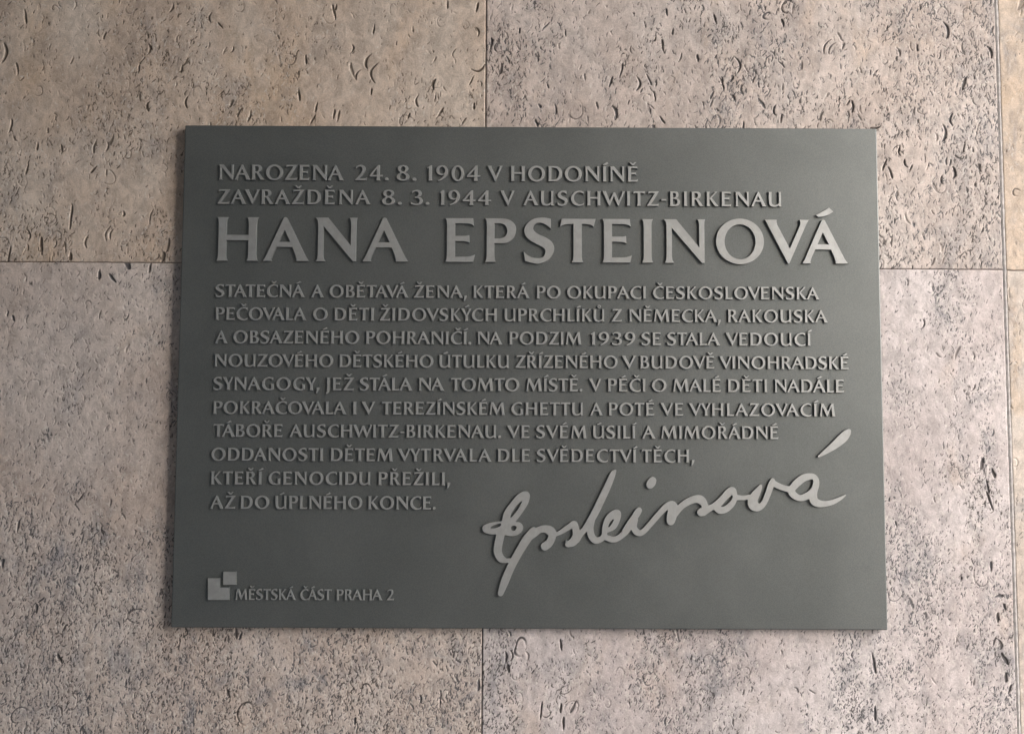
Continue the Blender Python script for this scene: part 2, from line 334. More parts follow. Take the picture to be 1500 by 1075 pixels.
SHELL_RINGS = [(278, 422, 10.3, 7.1, 2.4), (303, 433, 17.4, 12.6, 2.0), (-441, -275, 18.2, 15.8, 1.6), (-568, -384, 19.0, 15.8, 1.6), (-318, -381, 15.8, 20.5, 2.0), (-10, -308, 11.9, 17.4, 2.4), (565, 213, 8.7, 7.9, 1.6), (-28, -287, 7.9, 6.3, 1.6), (452, -252, 5.5, 5.5, 1.6)]


rng = np.random.default_rng(11)

def smooth_field(nx, nz, cx, cz, seed):
    """smooth random field 0..1 on a grid, cells of cx by cz samples"""
    g = np.random.default_rng(seed).random((nz // cz + 4, nx // cx + 4))
    def up(a, n, c):
        t = np.arange(n) / c + 1
        i = t.astype(int)
        f = t - i
        f = f * f * (3 - 2 * f)
        return a[i] * (1 - f)[:, None] + a[i + 1] * f[:, None]
    return up(up(g, nz, cz).T, nx, cx).T

def coords(a, b, fa, fb):
    """grid coordinates from a to b, fine between fa and fb"""
    lo, hi = max(a, fa), min(b, fb)
    if lo >= hi:
        return np.linspace(a, b, max(2, int((b - a) / 40) + 1))
    parts = []
    if lo > a:
        parts.append(np.linspace(a, lo, max(2, int((lo - a) / 12) + 1))[:-1])
    parts.append(np.linspace(lo, hi, max(2, int(round((hi - lo) / STEP)) + 1)))
    if b > hi:
        parts.append(np.linspace(hi, b, max(2, int((b - hi) / 12) + 1))[1:])
    return np.concatenate(parts)

class Relief:
    def __init__(self, xs, zs):
        self.xs, self.zs = xs, zs
        self.h = np.zeros((len(zs), len(xs)), np.float32)
        self.pit = np.zeros_like(self.h)
        self.flake = np.zeros_like(self.h)
    def window(self, cx, cz, r):
        i0, i1 = np.searchsorted(self.xs, (cx - r, cx + r))
        j0, j1 = np.searchsorted(self.zs, (cz - r, cz + r))
        if i1 - i0 < 2 or j1 - j0 < 2:
            return None
        return slice(j0, j1), slice(i0, i1)
    def crescent(self, cx, cz, ln, wd, ang, curv, depth, dark=1.0, flake=0.0, skew=0.0):
        a = math.radians(ang)
        w = self.window(cx, cz, ln * 0.62 + wd)
        if w is None:
            return
        X = self.xs[w[1]][None, :] - cx
        Z = self.zs[w[0]][:, None] - cz
        t = X * math.sin(a) + Z * math.cos(a)
        s = X * math.cos(a) - Z * math.sin(a)
        q = t / (ln * 0.5)
        s = s - curv * ln * (1 - q * q) * 0.9 + 0.05 * wd * np.sin(q * 5 + cx)
        prof = wd * 0.5 * np.sqrt(np.clip(1 - q * q, 0, 1)) * (1 - skew * q) + 0.2
        d = np.clip(1.0 - np.abs(s) / prof, 0, 1) * (np.abs(q) < 1.04)
        d = np.clip(d * 2.2, 0, 1)
        if flake > 0:
            self.flake[w] = np.maximum(self.flake[w], d * flake)
            self.h[w] += d * depth
        else:
            self.h[w] = np.minimum(self.h[w], -d * depth)
            self.pit[w] = np.maximum(self.pit[w], d * dark)
    def ring(self, cx, cz, rx, rz, wd, depth, dark, a0=None):
        w = self.window(cx, cz, max(rx, rz) + wd)
        if w is None:
            return
        X = self.xs[w[1]][None, :] - cx
        Z = self.zs[w[0]][:, None] - cz
        r = np.sqrt((X / rx) ** 2 + (Z / rz) ** 2)
        th = np.arctan2(Z, X)
        r = r * (1 + 0.10 * np.sin(2 * th + cx) + 0.07 * np.sin(3 * th + cz))
        mod = 1.0 if a0 is None else np.clip(0.75 + 0.75 * np.cos(th - a0), 0, 1)
        d = np.clip((1 - np.abs(r - 1) * min(rx, rz) / (wd * 0.5)) * 1.8, 0, 1) * mod
        self.h[w] = np.minimum(self.h[w], -d * depth)
        self.pit[w] = np.maximum(self.pit[w], d * dark)

def slab(ix, iz, mat, per_cm2, big_per_cm2, dark, relief, floor, size, cell, shell_bias, label, parent):
    x0, x1 = JX[ix] + (3.2 if ix == 3 else 0.65), JX[ix + 1] - 0.65
    mid = (127.0, 126.3, 122.8, 121.8)[ix]          # the bed joint is not quite level
    z0, z1 = (mid if iz == 1 else JZ[0]) + 0.5, (JZ[2] if iz == 1 else mid) - 0.5
    xs = coords(x0, x1, *FX)
    zs = coords(z0, z1, *FZ)
    nx, nz = len(xs), len(zs)
    R = Relief(xs, zs)
    seed = 100 + ix * 10 + iz
    r = np.random.default_rng(seed)
    ax0, ax1 = max(x0, FX[0]), min(x1, FX[1])
    az0, az1 = max(z0, FZ[0]), min(z1, FZ[1])
    shell = np.zeros((nz, nx), np.float32)
    if ax1 > ax0 and az1 > az0:
        area = (ax1 - ax0) * (az1 - az0) / 100.0
        # shell-rich bands, taller than wide
        f = 0.55 * smooth_field(nx, nz, cell[0], cell[1], seed) + 0.45 * smooth_field(nx, nz, 24, 38, seed + 500)
        gx = np.clip((xs - ax0) / (ax1 - ax0), 0, 1)[None, :]
        gz = np.clip((zs - az0) / (az1 - az0), 0, 1)[:, None]
        f = f + shell_bias[0] * (gx - 0.5) + shell_bias[1] * (gz - 0.5)
        shell = np.clip((f - 0.34) / 0.34, 0, 1).astype(np.float32)
        def place(n, keep):
            X = r.uniform(ax0, ax1, n)
            Z = r.uniform(az0, az1, n)
            i = np.clip(np.searchsorted(xs, X), 0, nx - 1)
            j = np.clip(np.searchsorted(zs, Z), 0, nz - 1)
            d = shell[j, i]
            ok = r.random(n) < keep(d)
            inside = (np.abs(X) < PW / 2 - 25) & (np.abs(Z) < PH / 2 - 25)
            ok &= ~inside
            return X[ok], Z[ok], d[ok]
        dk = lambda d: dark * r.uniform(0.12, 1.0) * (0.75 + 0.35 * d)
        # pale flakes
        X, Z, D = place(int(area * per_cm2 * 0.5), lambda d: 0.05 + 0.55 * d)
        for x, z, d in zip(X, Z, D):
            R.crescent(x, z, r.uniform(2.0, 6.0), r.uniform(0.8, 1.7), r.normal(0, 40), r.normal(0, 0.18), r.uniform(0.02, 0.14), flake=r.uniform(0.3, 1.0))
        # shallow scratches and comma marks
        X, Z, D = place(int(area * per_cm2), lambda d: floor + 0.80 * d ** 1.5)
        for x, z, d in zip(X, Z, D):
            R.crescent(x, z, size * r.uniform(1.8, 4.6) * (0.8 + 0.5 * r.random() ** 2), size ** 0.7 * r.uniform(0.5, 1.15), r.normal(4, 25), r.normal(0, 0.09), relief * r.uniform(0.3, 1.0), dk(d), skew=r.uniform(-0.5, 0.5))
        # specks
        X, Z, D = place(int(area * per_cm2 * 0.6), lambda d: 0.06 + 0.6 * d ** 1.6)
        for x, z, d in zip(X, Z, D):
            R.crescent(x, z, r.uniform(0.9, 1.9), r.uniform(0.7, 1.3), r.uniform(0, 180), 0, relief * r.uniform(0.2, 0.7), dk(d) * 0.85)
        # open shell moulds
        X, Z, D = place(int(area * big_per_cm2), lambda d: 0.3 + 0.7 * d)
        for x, z, d in zip(X, Z, D):
            ln = r.gamma(3.2, 1.3) + 2.4
            R.crescent(x, z, ln, ln * r.uniform(0.12, 0.26), r.normal(3, 22), r.choice((-1, 1)) * abs(r.normal(0.06, 0.10)), r.uniform(0.3, 1.1), min(1, dk(d) * 1.15), skew=r.uniform(-0.7, 0.7))
        # faint whole-shell outlines
        X, Z, D = place(int(area * 0.03), lambda d: 0.3 + 0.7 * d)
        for x, z, d in zip(X, Z, D):
            q = r.uniform(2.5, 8.0)
            R.ring(x, z, q, q * r.uniform(0.8, 1.6), r.uniform(0.8, 1.5), r.uniform(0.3, 0.8), dark * r.uniform(0.3, 0.75), r.uniform(0, 6.28))
        for (x, z, ln, wd, an, cu) in SHELL_MARKS:
            if x0 < x < x1 and z0 < z < z1:
                R.crescent(x, z, ln * 1.03, wd * 0.75, an, cu, 1.3, min(1.0, dark * r.uniform(0.6, 1.1)), skew=r.choice((-1, 1)) * r.uniform(0.1, 0.5))
        for (x, z, rx, rz, wd) in SHELL_RINGS:
            if x0 < x < x1 and z0 < z < z1:
                R.ring(x, z, rx * 0.55, rz * 0.55, wd, 1.0, 0.7, 2.6)
        # gentle waviness of the sawn face
        R.h += 0.35 * (smooth_field(nx, nz, 60, 90, seed + 900) - 0.5) + 0.06 * (smooth_field(nx, nz, 9, 14, seed + 901) - 0.5)
        # worn arrises
        for arr, e0, e1, axis in ((xs, x0, x1, 1), (zs, z0, z1, 0)):
            dd = np.minimum(arr - e0, e1 - arr)
            n = len(zs) if axis == 1 else len(xs)
            wv = 0.8 + 1.6 * smooth_field(n, 8, 9, 4, seed + 40 + axis)[0] ** 3
            if axis == 1:
                e = np.clip(1 - dd[None, :] / wv[:, None], 0, 1)
            else:
                e = np.clip(1 - dd[:, None] / wv[None, :], 0, 1)
            R.h -= (0.5 * e ** 1.5).astype(np.float32)
            R.pit = np.maximum(R.pit, 0.16 * e.astype(np.float32))
    # sheet with returned edges
    xs2 = np.concatenate(([xs[0]], xs, [xs[-1]]))
    zs2 = np.concatenate(([zs[0]], zs, [zs[-1]]))
    Y = np.full((nz + 2, nx + 2), 24.0, np.float32)
    Y[1:-1, 1:-1] = -R.h
    pad = lambda a: np.pad(a, 1, mode='edge')
    NX, NZ = nx + 2, nz + 2
    XX, ZZ = np.meshgrid(xs2, zs2)
    co = np.stack([XX / 1000, Y / 1000, ZZ / 1000], -1).reshape(-1, 3).astype(np.float32)
    idx = np.arange(NX * NZ, dtype=np.int32).reshape(NZ, NX)
    q = np.stack([idx[:-1, :-1], idx[:-1, 1:], idx[1:, 1:], idx[1:, :-1]], -1)
    hid = ((np.abs(XX) < PW / 2 - 18) & (np.abs(ZZ) < PH / 2 - 18))
    hq = hid[:-1, :-1] & hid[:-1, 1:] & hid[1:, 1:] & hid[1:, :-1]
    faces = q[~hq]
    used = np.zeros(NX * NZ, bool)
    used[faces.ravel()] = True
    remap = np.cumsum(used).astype(np.int32) - 1
    co = co[used]
    faces = remap[faces]
    me = bpy.data.meshes.new('slab')
    me.vertices.add(len(co))
    me.vertices.foreach_set('co', co.ravel())
    me.loops.add(faces.size)
    me.loops.foreach_set('vertex_index', faces.ravel())
    me.polygons.add(len(faces))
    me.polygons.foreach_set('loop_start', np.arange(0, faces.size, 4, dtype=np.int32))
    for nm, a in (('pit', R.pit), ('flake', R.flake), ('shell', shell)):
        at = me.attributes.new(nm, 'FLOAT', 'POINT')
        at.data.foreach_set('value', pad(a).ravel()[used].astype(np.float32))
    me.update(calc_edges=True)
    me.polygons.foreach_set('use_smooth', np.ones(len(faces), bool))
    o = link('slab', me, mat, parent)
    if label:
        o['label'] = label
    return o

wall = empty('stone_wall', (0, 0, ZC), label='wall clad in large slabs of pitted shelly limestone behind the plaque', category='wall')
BEIGE, PALE, OCHRE, GREY = (0.50, 0.415, 0.345), (0.60, 0.53, 0.475), (0.53, 0.375, 0.235), (0.27, 0.262, 0.275)
BROWN_PIT = (0.085, 0.064, 0.048), (0.12, 0.098, 0.08)
BLUE_PIT = (0.058, 0.050, 0.048), (0.082, 0.083, 0.094)
sm = lambda n, o, g, s, b=BEIGE, p=PALE, d=BLUE_PIT: stone_material(n, b, p, OCHRE, GREY, *d, o, g, s)
m_a = sm('limestone_smooth_beige', 0.40, 0.30, 1, (0.515, 0.412, 0.335), (0.59, 0.51, 0.445), BROWN_PIT)
m_b = sm('limestone_beige_grey', 0.25, 0.7, 2, (0.49, 0.41, 0.365), (0.575, 0.51, 0.475), BLUE_PIT)
m_c = sm('limestone_pitted', 0.34, 0.5, 3, (0.525, 0.447, 0.41), (0.60, 0.537, 0.51))
m_d = sm('limestone_speckled', 0.2, 0.75, 4, (0.50, 0.44, 0.435), (0.60, 0.55, 0.552))
m_e = sm('limestone_tan', 0.55, 0.9, 5, (0.53, 0.42, 0.325), (0.57, 0.475, 0.395))
m_f = sm('limestone_tan_grey', 0.6, 0.6, 6, (0.53, 0.45, 0.39), (0.58, 0.52, 0.47))
slab(0, 1, m_b, 2, 0.1, 0.6, 0.5, 0.1, 1.0, (75, 130), (0, 0), None, wall)
slab(0, 0, m_b, 2, 0.1, 0.6, 0.5, 0.1, 1.0, (75, 130), (0, 0), None, wall)
slab(1, 1, m_a, 4.2, 0.22, 0.95, 0.38, 0.16, 1.3, (70, 120), (-0.25, -0.15), 'smoother brownish beige slab with sparse pits', wall)
slab(1, 0, m_b, 9.5, 0.18, 1.0, 0.40, 0.30, 1.2, (60, 170), (0.05, -0.50), 'beige grey slab with dense shell marks towards its foot', wall)
slab(2, 1, m_c, 6.5, 0.42, 1.0, 0.22, 0.30, 1.5, (75, 150), (0.35, 0.1), 'pale slab with many open crescent pits', wall)
slab(2, 0, m_d, 12.0, 0.12, 1.0, 0.18, 0.18, 1.1, (42, 290), (0.1, 0.0), 'pale grey slab thick with fine dark specks', wall)
slab(3, 1, m_e, 1.5, 0.10, 0.55, 0.3, 0.15, 1.3, (60, 100), (0, 0), 'tan ochre slab with grey shell patches', wall)
slab(3, 0, m_f, 2.5, 0.12, 0.65, 0.3, 0.15, 1.3, (60, 100), (0, -0.1), 'pinkish tan slab with grey shell patches', wall)
core = box_mesh('mortar', (JX[0] / 1000 + 0.002, 0.0018, JZ[0] / 1000 + 0.002), (JX[-1] / 1000 - 0.002, 0.25, JZ[-1] / 1000 - 0.002))
pts = []
for i in range(240):
    z = JZ[0] + (JZ[-1] - JZ[0]) * i / 239
    w = 2.2 + 0.25 * math.sin(i * 1.7) + 0.2 * math.sin(i * 0.53)
    pts.append((JX[3] + 1.3 - w, JX[3] + 1.3 + w, z))
strip = mesh_from('pointing', [p for a, b, z in pts for p in ((a / 1000, 0.0003, z / 1000), ((a + b) / 2000, -0.0003, z / 1000), (b / 1000, 0.0003, z / 1000))],
                  [f for i in range(239) for f in ((3 * i, 3 * i + 1, 3 * i + 4, 3 * i + 3), (3 * i + 1, 3 * i + 2, 3 * i + 5, 3 * i + 4))])
link('pointing', strip, plain_stone('pale_pointing', (0.36, 0.34, 0.335), 0.25, 160.0), wall, label='pale grey pointing in the joint beside the tan slabs')
link('mortar', core, M_MORTAR, wall, label='dark mortar showing in the joints between the slabs')

# ---------------------------------------------------------------- letterforms (cap height 100)
def stem(l, r, top=True, bot=True, f=3.6):
    """left and right edges of a flared stem, from the foot up and from the head down"""
    L_, R_ = [], []
    if bot:
        L_ += [(l - f, 0), (l - 0.9, 6), (l, 15)]
        R_ += [(r, 15), (r + 0.9, 6), (r + f, 0)]
    else:
        L_ += [(l, 0)]
        R_ += [(r, 0)]
    if top:
        L_ += [(l, 85), (l - 0.9, 94), (l - f, 100)]
        R_ = [(r + f, 100), (r + 0.9, 94), (r, 85)] + R_
    return L_, R_

def s_(x, y):
    return (x, y, 1)

def ell(x0, x1, y0, y1, n=8):
    cx, cy, a, b = (x0 + x1) / 2, (y0 + y1) / 2, (x1 - x0) / 2, (y1 - y0) / 2
    return [s_(cx + a * math.cos(2 * math.pi * i / n), cy + b * math.sin(2 * math.pi * i / n)) for i in range(n)]

LS, RS = stem(4, 22)
G = {}
G['I'] = [LS + RS]
G['H'] = [LS + [(25.6, 100), (22.9, 94), (22, 85), (22, 59.5), (72, 59.5), (72, 85), (71.1, 94), (68.4, 100), (94, 100), (91, 94), (90, 85), (90, 15), (91, 6), (94, 0), (68.4, 0), (71.1, 6), (72, 15), (72, 47), (22, 47), (22, 15), (22.9, 6), (25.6, 0)]]
G['A'] = [[(0, 0), (5, 8), (45.5, 99), s_(49, 100.6), (53, 99), (97, 10), (104, 0), (75.5, 0), (76, 4), (73, 15), (66, 32), (30, 32), (21, 12), (18.6, 4), (19.8, 0)], [(48, 71), (61, 44), (35.5, 44)]]
G['N'] = [[(0, 0), (3.4, 6), (4.6, 15), (4.6, 85), (3, 94), (-1.5, 100), (27, 100), (79, 36), (79, 87), (78, 94), (75, 100), (93, 100), (91.4, 94), (91, 86), (91, 0), (84.5, 0), (17, 80), (17, 15), (18.2, 6), (22, 0)]]
G['V'] = [[(0, 100), (26.5, 100), (26.3, 95), (28, 88), (55.5, 34), (79, 87), (80.3, 94), (78.5, 100), (100, 100), (95, 92), (54, 0), (50.5, 0), (4, 92)]]
G['E'] = [LS[:3] + LS[3:] + [(63, 100), (65, 82), s_(60, 85.6), s_(52, 87.6), (22.3, 88), (22.3, 59.5), (47, 59.6), (54.3, 61), (55, 43.5), s_(50, 46), s_(43, 47.2), (22.3, 47.3), (22.3, 11.7), (46, 11.9), s_(58, 13.4), (67.5, 17), (63.5, 0)]]
G['L'] = [LS + [(25.6, 100), (22.9, 94), (22, 85), (22, 12), (42, 12), s_(53, 13.5), (61, 17), (57, 0)]]
G['T'] = [[(4, 100), (81, 100), (76, 81.5), s_(70, 85.6), s_(60, 87.7), (49.5, 88), (49.5, 15), (50.2, 6), (53, 0), (26.5, 0), (29.6, 6), (30.6, 15), (30.6, 88), s_(19, 87.7), s_(9, 86), (0, 82)]]
G['P'] = [LS + [(38, 100), s_(56, 96.5), s_(68, 86), s_(70.5, 74), s_(66, 57), s_(53, 45.5), (40, 43), (21.5, 43), (21.5, 15), (22.4, 6), (25, 0)], [(21.5, 88.5), (35, 88.5), s_(45, 84.5), s_(50.7, 71.5), s_(45.5, 58.5), (33, 54), (21.5, 54)]]
G['R'] = [LS + [(36, 100), s_(52, 97), s_(63.5, 86), s_(65, 75), s_(60, 60), (46, 50), (77, 6), (84.5, 0), (58.5, 0), (32, 45), (22, 45), (22, 15), (22.9, 6), (25.6, 0)], [(22, 88.5), (34, 88.5), s_(42.5, 84.5), s_(46, 73), s_(41.5, 60.5), (32, 56), (22, 56)]]
G['B'] = [LS + [(36, 100), s_(53, 96), s_(60, 83), s_(59.5, 70), s_(54, 59), (46, 54), s_(61, 47.5), s_(70, 35), s_(70, 23), s_(61, 7), (40, 0)], [(22, 88.5), (33, 88.5), s_(40.5, 84), s_(42.5, 74), s_(39, 63), (30, 58.5), (22, 58.5)], [(22, 47.5), (34, 47.5), s_(47, 42), s_(51.5, 29), s_(46, 15.5), (33, 11.5), (22, 11.5)]]
G['D'] = [LS + [(40, 100), s_(67, 95), s_(86, 76), s_(91, 52), s_(86, 25), s_(66, 5), (40, 0)], [(22, 88.5), (37, 88.5), s_(58, 82), s_(69, 67), s_(71.5, 50), s_(67, 31), s_(54, 15.5), (37, 11.5), (22, 11.5)]]
G['O'] = [ell(0, 109, -2.5, 102.3, 10), ell(19.7, 89.7, 9, 88.8, 10)]
C_ARC = [(84, 96), s_(60, 102.5), s_(29, 95), s_(6, 71), s_(0, 48), s_(8, 20), s_(32, 1), s_(60, -2.5)]
C_IN = [s_(64, 9.3), s_(44, 13.5), s_(26, 30), s_(19.5, 51), s_(26, 74), s_(44, 88), s_(64, 90)]
G['C'] = [C_ARC + [(84.5, 4), (88, 20)] + C_IN + [(84, 78)]]
G['G'] = [C_ARC + [s_(76, 0.5), (90, 6), (90, 42), (93, 49), (66, 49), (71, 42), (72, 34), (72, 11.5)] + C_IN + [(84, 78)]]
G['J'] = [[(0.4, 100), (25.6, 100), (22.9, 94), (22, 85), (22, 5), s_(18, -13), (0, -28), (-5, -22), s_(2, -11), s_(4, 4), (4, 85), (3.1, 94)]]
G['K'] = [LS + [(25.6, 100), (22.9, 94), (22, 85), (22, 55), (55, 92), (58, 100), (76, 100), (69, 93), (37, 57), (77, 6), (85, 0), (59, 0), (27, 44), (22, 50), (22, 15), (22.9, 6), (25.6, 0)]]
G['M'] = [[(0, 0), (3.5, 7), (15, 94), (13, 100), (32, 100), (65, 38), (94, 100), (112, 100), (110.5, 94), (121, 7), (125, 0), (97.5, 0), (100, 7), (93, 72), (62, 0), (57, 0), (23.5, 73), (15.5, 7), (18, 0)]]
G['S'] = [[(63.5, 99.5), s_(42, 102.5), s_(20, 97), s_(4, 79), s_(5, 63), s_(15, 51), s_(32, 41), s_(48, 32), s_(50.5, 22), s_(45, 12), s_(32, 9.5), s_(16, 13), (1.5, 24.5), (5, 3), s_(20, -1.5), s_(38, -3), s_(60, 8), s_(71, 30), s_(66, 46), s_(52, 56.5), s_(34, 65), s_(23.5, 76), s_(28, 87), s_(38, 90.3), s_(50, 87), (63.5, 77)]]
G['U'] = [[(0.4, 100), (25.6, 100), (22.9, 94), (22, 85), (22, 35), s_(27, 17), s_(41, 10), s_(57, 14), (71, 24), (71, 86), (70, 94), (67, 100), (88, 100), (85.6, 94), (85, 86), (85, 10), (87, 4), (92, 0), (72, -1), (70, 9), s_(54, 0), s_(36, -2.5), s_(13, 6), s_(4, 31), (4, 85), (3.1, 94)]]
G['W'] = [[(0, 100), (25, 100), (25.5, 94), (50, 34), (74, 92), (86, 92), (111, 34), (134, 88), (135, 94), (133, 100), (153, 100), (148.5, 92), (109.5, 0), (105, 0), (77.5, 64), (48.5, 0), (44, 0), (4, 92)]]
G['Y'] = [[(0, 100), (24, 100), (24.6, 94), (44, 53), (62.5, 90), (63, 95), (61, 100), (82, 100), (77, 92), (53, 43), (53, 15), (54, 6), (57, 0), (31, 0), (34, 6), (35, 15), (35, 42), (4, 92)]]
G['Z'] = [[(10, 100), (80, 100), (80, 96), (27, 12), (60, 12.2), s_(71, 14), (80, 18), (77, 0), (0, 0), (0, 4), (53, 88), (28, 88), s_(17, 86.5), (7, 82)]]
G['0'] = [ell(0, 78, -2.5, 102.3, 10), ell(17.5, 60.5, 9, 90.5, 10)]
G['1'] = [[(5.5, 0), (8.8, 6), (9.8, 15), (9.8, 83), (0, 79), (0, 87), (20, 101.5), (28, 101.5), (28, 15), (29, 6), (32.3, 0)]]
G['2'] = [[(5, 92), s_(32, 102.5), s_(58, 94), s_(66, 75), s_(57, 51), (28, 13), (56, 13), (67, 15.5), (75, 20), (72, 0), (0, 0), (0, 4), (35, 45), s_(46, 70), s_(42, 84), s_(29, 90), s_(16, 86), (4, 77)]]
G['3'] = [[(6, 93), s_(33, 102.5), s_(56, 96), s_(63, 79), s_(58, 63), (46, 54.5), s_(62, 47), s_(70, 28), s_(59, 6), s_(30, -2.5), (0, 4), (-1, 20), s_(14, 11), s_(32, 9), s_(47, 15), s_(51.5, 29), s_(44, 42), (22, 46.5), (22, 55), s_(38, 61), s_(44.5, 74), s_(40, 86), s_(28, 91), s_(16, 87), (5, 78)]]
G['4'] = [[(0, 25), (46, 25), (46, 14), (42.5, 0), (68.5, 0), (65, 14), (65, 25), (81, 25), (83, 37), (65, 37), (65, 101), (53, 101), (0, 35)], [(46, 37), (46, 76), (16.5, 37)]]
G['8'] = [[s_(35, 102.5), s_(58, 96), s_(64.5, 79), s_(59, 63), s_(52, 54.5), s_(66, 42), s_(71, 26), s_(62, 6), s_(35, -2.5), s_(8, 6), s_(0, 25), s_(6, 42), s_(19, 53), s_(9, 63), s_(5, 78), s_(12, 95)], [s_(35, 92.5), s_(45.5, 87), s_(48.5, 76), s_(44, 65), s_(36, 59.5), s_(25, 67), s_(21, 78), s_(25, 88)], [s_(33, 47.5), s_(47, 39), s_(53, 26), s_(47, 12.5), s_(35, 8), s_(23, 12.5), s_(18, 26), s_(23, 40)]]
G['9'] = [[s_(36, 102.5), s_(60, 95), s_(73, 68), s_(68, 40), s_(49, 14), (14, -3.5), (10, 4), s_(36, 20), (51, 42), s_(34, 36), s_(10, 44), s_(0, 67), s_(9, 92)], [s_(35, 91.5), s_(49, 84), s_(54.5, 66), s_(50, 50), s_(37, 46), s_(24, 52), s_(18, 68), s_(23, 85)]]
G['.'] = [ell(0, 22, -1.5, 20.5, 8)]
G[','] = [[(2, 20), (24, 20), s_(20, 2), (5, -25), (-3, -23), s_(2, -6)]]
G['-'] = [[(0, 35), s_(17, 36), (34, 35), (34, 48), s_(17, 47), (0, 48)]]
ACC = {
    'acute': [[(-17, 111), (-11, 106.5), s_(8, 110.5), (23, 119), (13, 128.5), s_(-2, 119)]],
    'caron': [[(-23, 128), (-13, 129), (0, 119), (13, 129), (23, 128), (6, 108), (-6, 108)]],
    'ring': [ell(-14, 14, 104, 132, 8), ell(-6, 6, 112, 124, 8)],
}
COMP = {'Á': ('A', 'acute', 50), 'É': ('E', 'acute', 34), 'Í': ('I', 'acute', 16), 'Ú': ('U', 'acute', 48), 'Ý': ('Y', 'acute', 44), 'Č': ('C', 'caron', 55), 'Ě': ('E', 'caron', 34), 'Ř': ('R', 'caron', 36), 'Ž': ('Z', 'caron', 42), 'Ů': ('U', 'ring', 46)}
for ch, (b, a, cx) in COMP.items():
    G[ch] = G[b] + [[(p[0] + cx,) + tuple(p[1:]) for p in c] for c in ACC[a]]
# side bearings (left, right)
SB = {'I': (11, 11), 'H': (11, 11), 'N': (11, 12), 'M': (8, 8), 'E': (11, 10), 'L': (11, 5), 'D': (11, 10), 'B': (11, 8), 'P': (11, 7), 'R': (11, 2), 'K': (11, 1), 'O': (10, 10), 'C': (10, 4), 'G': (10, 9), 'S': (8, 8), 'T': (3, 2), 'A': (-3, -1), 'V': (-5, -6), 'W': (-5, -5), 'Y': (-5, -6), 'Z': (6, 4), 'U': (10, 9), 'J': (11, 10), '1': (10, 10), '4': (4, 5), '.': (6, 6), ',': (4, 6), '-': (8, 8)}
KERN = {'LA': 2, 'AT': -8, 'TA': -8, 'LY': -16, 'AV': -10, 'VA': -10, 'ŽD': 2, 'AU': 0, 'RV': -6, 'OV': -4, 'VO': -4, 'AČ': -2, 'TO': -3, 'OT': -3, 'PO': -2}
def base_of(ch):
    return COMP[ch][0] if ch in COMP else ch

def outline(pts, n=7):
    """closed contour: corners stay sharp, smooth points get Catmull-Rom tangents"""
    out = []
    m = len(pts)
    P = [Vector(p[:2]) for p in pts]
    sm_ = [len(p) > 2 for p in pts]
    for i in range(m):
        a, b = P[i], P[(i + 1) % m]
        if not sm_[i] and not sm_[(i + 1) % m]:
            out.append(a.copy())
            continue
        d = (b - a).length
        def tan(j):
            t = P[(j + 1) % m] - P[j - 1]
            return t.normalized() * d if t.length > 0 else t
        j = (i + 1) % m
        ta = tan(i) if sm_[i] else None
        tb = tan(j) if sm_[j] else None
        if ta is None:
            ta = (b - a) * 1.5 - tb * 0.5
        if tb is None:
            tb = (b - a) * 1.5 - ta * 0.5
        for k in range(n):
            t = k / n
            t2, t3 = t * t, t * t * t
            out.append(a * (2 * t3 - 3 * t2 + 1) + ta * (t3 - 2 * t2 + t) + b * (3 * t2 - 2 * t3) + tb * (t3 - t2))
    return out

def area2(c):
    return sum(c[i - 1].x * c[i].y - c[i].x * c[i - 1].y for i in range(len(c)))

def inside(p, c):
    r = False
    for i in range(len(c)):
        a, b = c[i - 1], c[i]
        if (a.y > p.y) != (b.y > p.y) and p.x < (b.x - a.x) * (p.y - a.y) / (b.y - a.y) + a.x:
            r = not r
    return r

def groups(contours):
    """outer contours with their holes"""
    big = sorted(contours, key=lambda c: -abs(area2(c)))
    res = []
    for c in big:
        for g in res:
            if inside(c[0], g[0]) and not any(inside(c[0], h) for h in g[1:]):
                g.append(c)
                break
        else:
            res.append([c])
    for g in res:
        g[0] = g[0] if area2(g[0]) > 0 else g[0][::-1]
        for i in range(1, len(g)):
            g[i] = g[i] if area2(g[i]) < 0 else g[i][::-1]
    return res

def offset(c, d):
    """push a contour outwards by d (its solid lies on its left)"""
    n = len(c)
    out = []
    for i in range(n):
        e0, e1 = c[i] - c[i - 1], c[(i + 1) % n] - c[i]
        n0 = Vector((e0.y, -e0.x)).normalized() if e0.length > 1e-9 else Vector((0, 0))
        n1 = Vector((e1.y, -e1.x)).normalized() if e1.length > 1e-9 else n0
        b = n0 + n1
        if b.length < 1e-6:
            out.append(c[i].copy())
            continue
        b.normalize()
        k = max(0.45, b.dot(n1))
        out.append(c[i] + b * (d / k))
    return out

